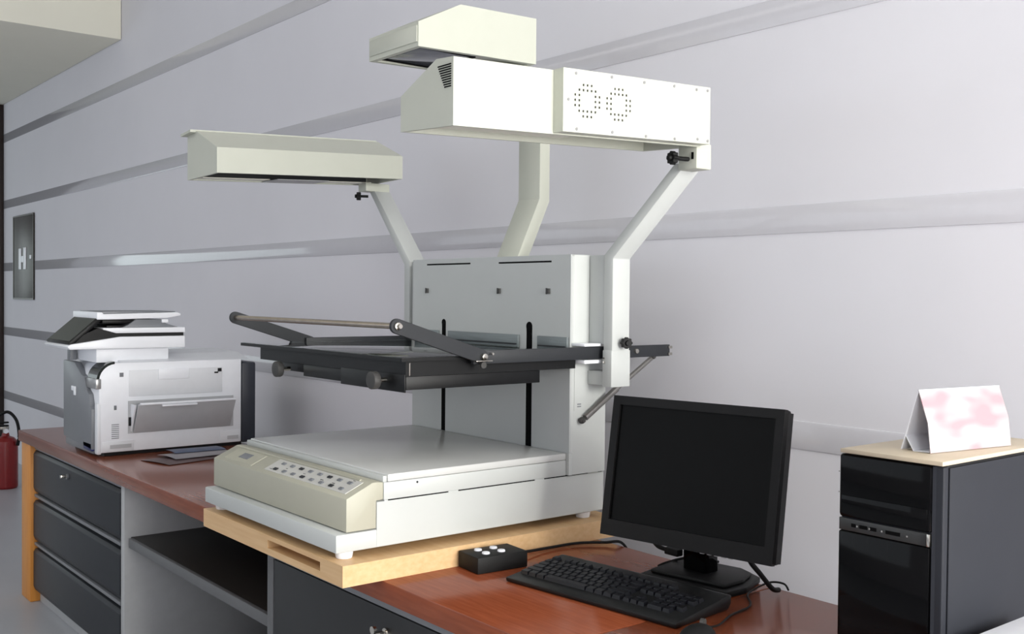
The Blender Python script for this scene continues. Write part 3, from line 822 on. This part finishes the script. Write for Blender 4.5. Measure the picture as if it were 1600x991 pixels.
tag(obj('tan_board', MB().box(TX0 + .004, TX1 + .002, TY - .003, 1.93, 1.1175, 1.1245, .0008), 'tan'), 'thin tan board lying on top of the computer tower', 'board')

# tent card: folded paper prism
pm = bpy.data.materials.new('tent_card_print')
pm.use_nodes = True
nt = pm.node_tree
bs = nt.nodes['Principled BSDF']
bs.inputs['Roughness'].default_value = 0.6
tc = nt.nodes.new('ShaderNodeTexCoord')
mp = nt.nodes.new('ShaderNodeMapping')
mp.inputs['Scale'].default_value = (8, 10, 26)
nz = nt.nodes.new('ShaderNodeTexNoise')
nz.inputs['Scale'].default_value = 1.2
nz.inputs['Detail'].default_value = 1.0
rp = nt.nodes.new('ShaderNodeValToRGB')
rp.color_ramp.elements[0].position = .36
rp.color_ramp.elements[0].color = (*lin((168, 134, 141)), 1)
rp.color_ramp.elements[1].position = .62
rp.color_ramp.elements[1].color = (*lin((174, 169, 173)), 1)
e = rp.color_ramp.elements.new(.48)
e.color = (*lin((172, 155, 158)), 1)
nt.links.new(tc.outputs['Object'], mp.inputs['Vector'])
nt.links.new(mp.outputs['Vector'], nz.inputs['Vector'])
nt.links.new(nz.outputs['Fac'], rp.inputs['Fac'])
nt.links.new(rp.outputs['Color'], bs.inputs['Base Color'])
TC = thing('tent_card', 'folded white and pink paper tent card on the tan board', 'tent card', (-.915, 1.72, 1.1245), R(-9))
zt = .104
def sheet(p, q, t=.0012):
    a, b_ = Vector(p), Vector(q)
    d = (b_ - a).normalized()
    n = Vector((-d.y, d.x)) * t
    return [(a.x, a.y), (b_.x, b_.y), (b_.x + n.x, b_.y + n.y), (a.x + n.x, a.y + n.y)]
obj('front_leaf', MB().prism(sheet((.030, .001), (.024, .05)), 'y', -.105, .105).prism(sheet((.024, .05), (.004, zt)), 'y', -.105, .105), pm, TC, True)['label'] = 'leaf with blurred pink print'
obj('back_leaf', MB().prism(sheet((.004, zt), (-.030, .001)), 'y', -.105, .105), 'paper', TC, True)
obj('inner_flap', MB().prism(sheet((-.023, .026), (-.006, .001)), 'y', -.104, .104).prism(sheet((.027, .003), (-.006, .001)), 'y', -.104, .104), 'paper', TC, True)

# white paper stack at the tower's foot
PS = thing('paper_stack', 'stack of white paper beside the computer tower in the bottom right corner', 'paper stack', (-.70, 1.64, DZ))
random.seed(5)
for k in range(6):
    z0 = DZ + .0005 + k * .0165
    dx, dy = random.uniform(-.004, .004), random.uniform(-.004, .004)
    obj('ream', MB().box(-.818 + dx, -.60 + dx, 1.47 + dy, 1.772 + dy, z0, z0 + .0162, .001), 'paper', PS)

# ---------------------------------------------------------------- things by the far wall
H = thing('wall_cabinet', 'narrow brushed steel cabinet set on the far wall', 'wall cabinet', (-8.75, WY - .03, 1.32))
obj('door', MB().box(-9.05, -8.45, WY - .010, WY - .0035, 1.32, 1.962, .002), 'steel', H)
obj('frame', MB().grid((-9.06, -8.45), (1.31, 1.972), [(-9.04, -8.46, 1.322, 1.960)], WY - .013, WY - .0035, 'y'), 'steel', H)
obj('handle', MB().box(-8.87, -8.80, WY - .016, WY - .0095, 1.545, 1.71, .002).box(-8.73, -8.66, WY - .016, WY - .0095, 1.545, 1.715, .002).box(-8.81, -8.72, WY - .015, WY - .0095, 1.60, 1.65, .002), 'white', H)['label'] = 'white H-shaped reflection in the steel'  # raised white boxes imitate a bright reflection in the steel door
obj('lock', MB().box(-8.55, -8.505, WY - .016, WY - .0095, 1.623, 1.652, .002), 'white', H)

X = thing('fire_extinguisher', 'red fire extinguisher with black hose on the floor at the left edge', 'fire extinguisher', (-7.87, 1.80, 0))
ex, ey = -7.87, 1.80
prof = [(.0, 0.0), (.074, 0.0), (.080, .012), (.080, .30), (.074, .33), (.055, .352), (.026, .364), (.022, .385), (0, .385)]
mb = MB()
ringsv = []
for r, z in prof:
    ringsv.append([mb.bm.verts.new((ex + max(r, .0005) * math.cos(2 * math.pi * k / 28), ey + max(r, .0005) * math.sin(2 * math.pi * k / 28), z)) for k in range(28)])
for a, b_ in zip(ringsv[:-1], ringsv[1:]):
    for k in range(28):
        mb.bm.faces.new((a[k], a[(k + 1) % 28], b_[(k + 1) % 28], b_[k]))
obj('tank', mb, 'red', X)
obj('valve', MB().cyl((ex, ey, .38), (ex, ey, .43), .018).box(ex - .015, ex + .015, ey - .05, ey + .02, .41, .43, .003), 'chrome', X)
obj('handle', MB().box(ex - .012, ex + .012, ey - .10, ey + .02, .452, .463, .003).box(ex - .012, ex + .012, ey - .085, ey + .02, .431, .441, .003), 'rubber', X)
obj('hose', MB().tube([(ex - .01, ey - .02, .42), (ex - .05, ey - .06, .47), (ex - .01, ey + .01, .53), (ex + .055, ey + .055, .48), (ex + .075, ey + .07, .38), (ex + .068, ey + .062, .30)], .011), 'rubber', X)
obj('gauge', MB().cyl((ex + .02, ey, .40), (ex + .034, ey - .004, .40), .016), 'paper', X)
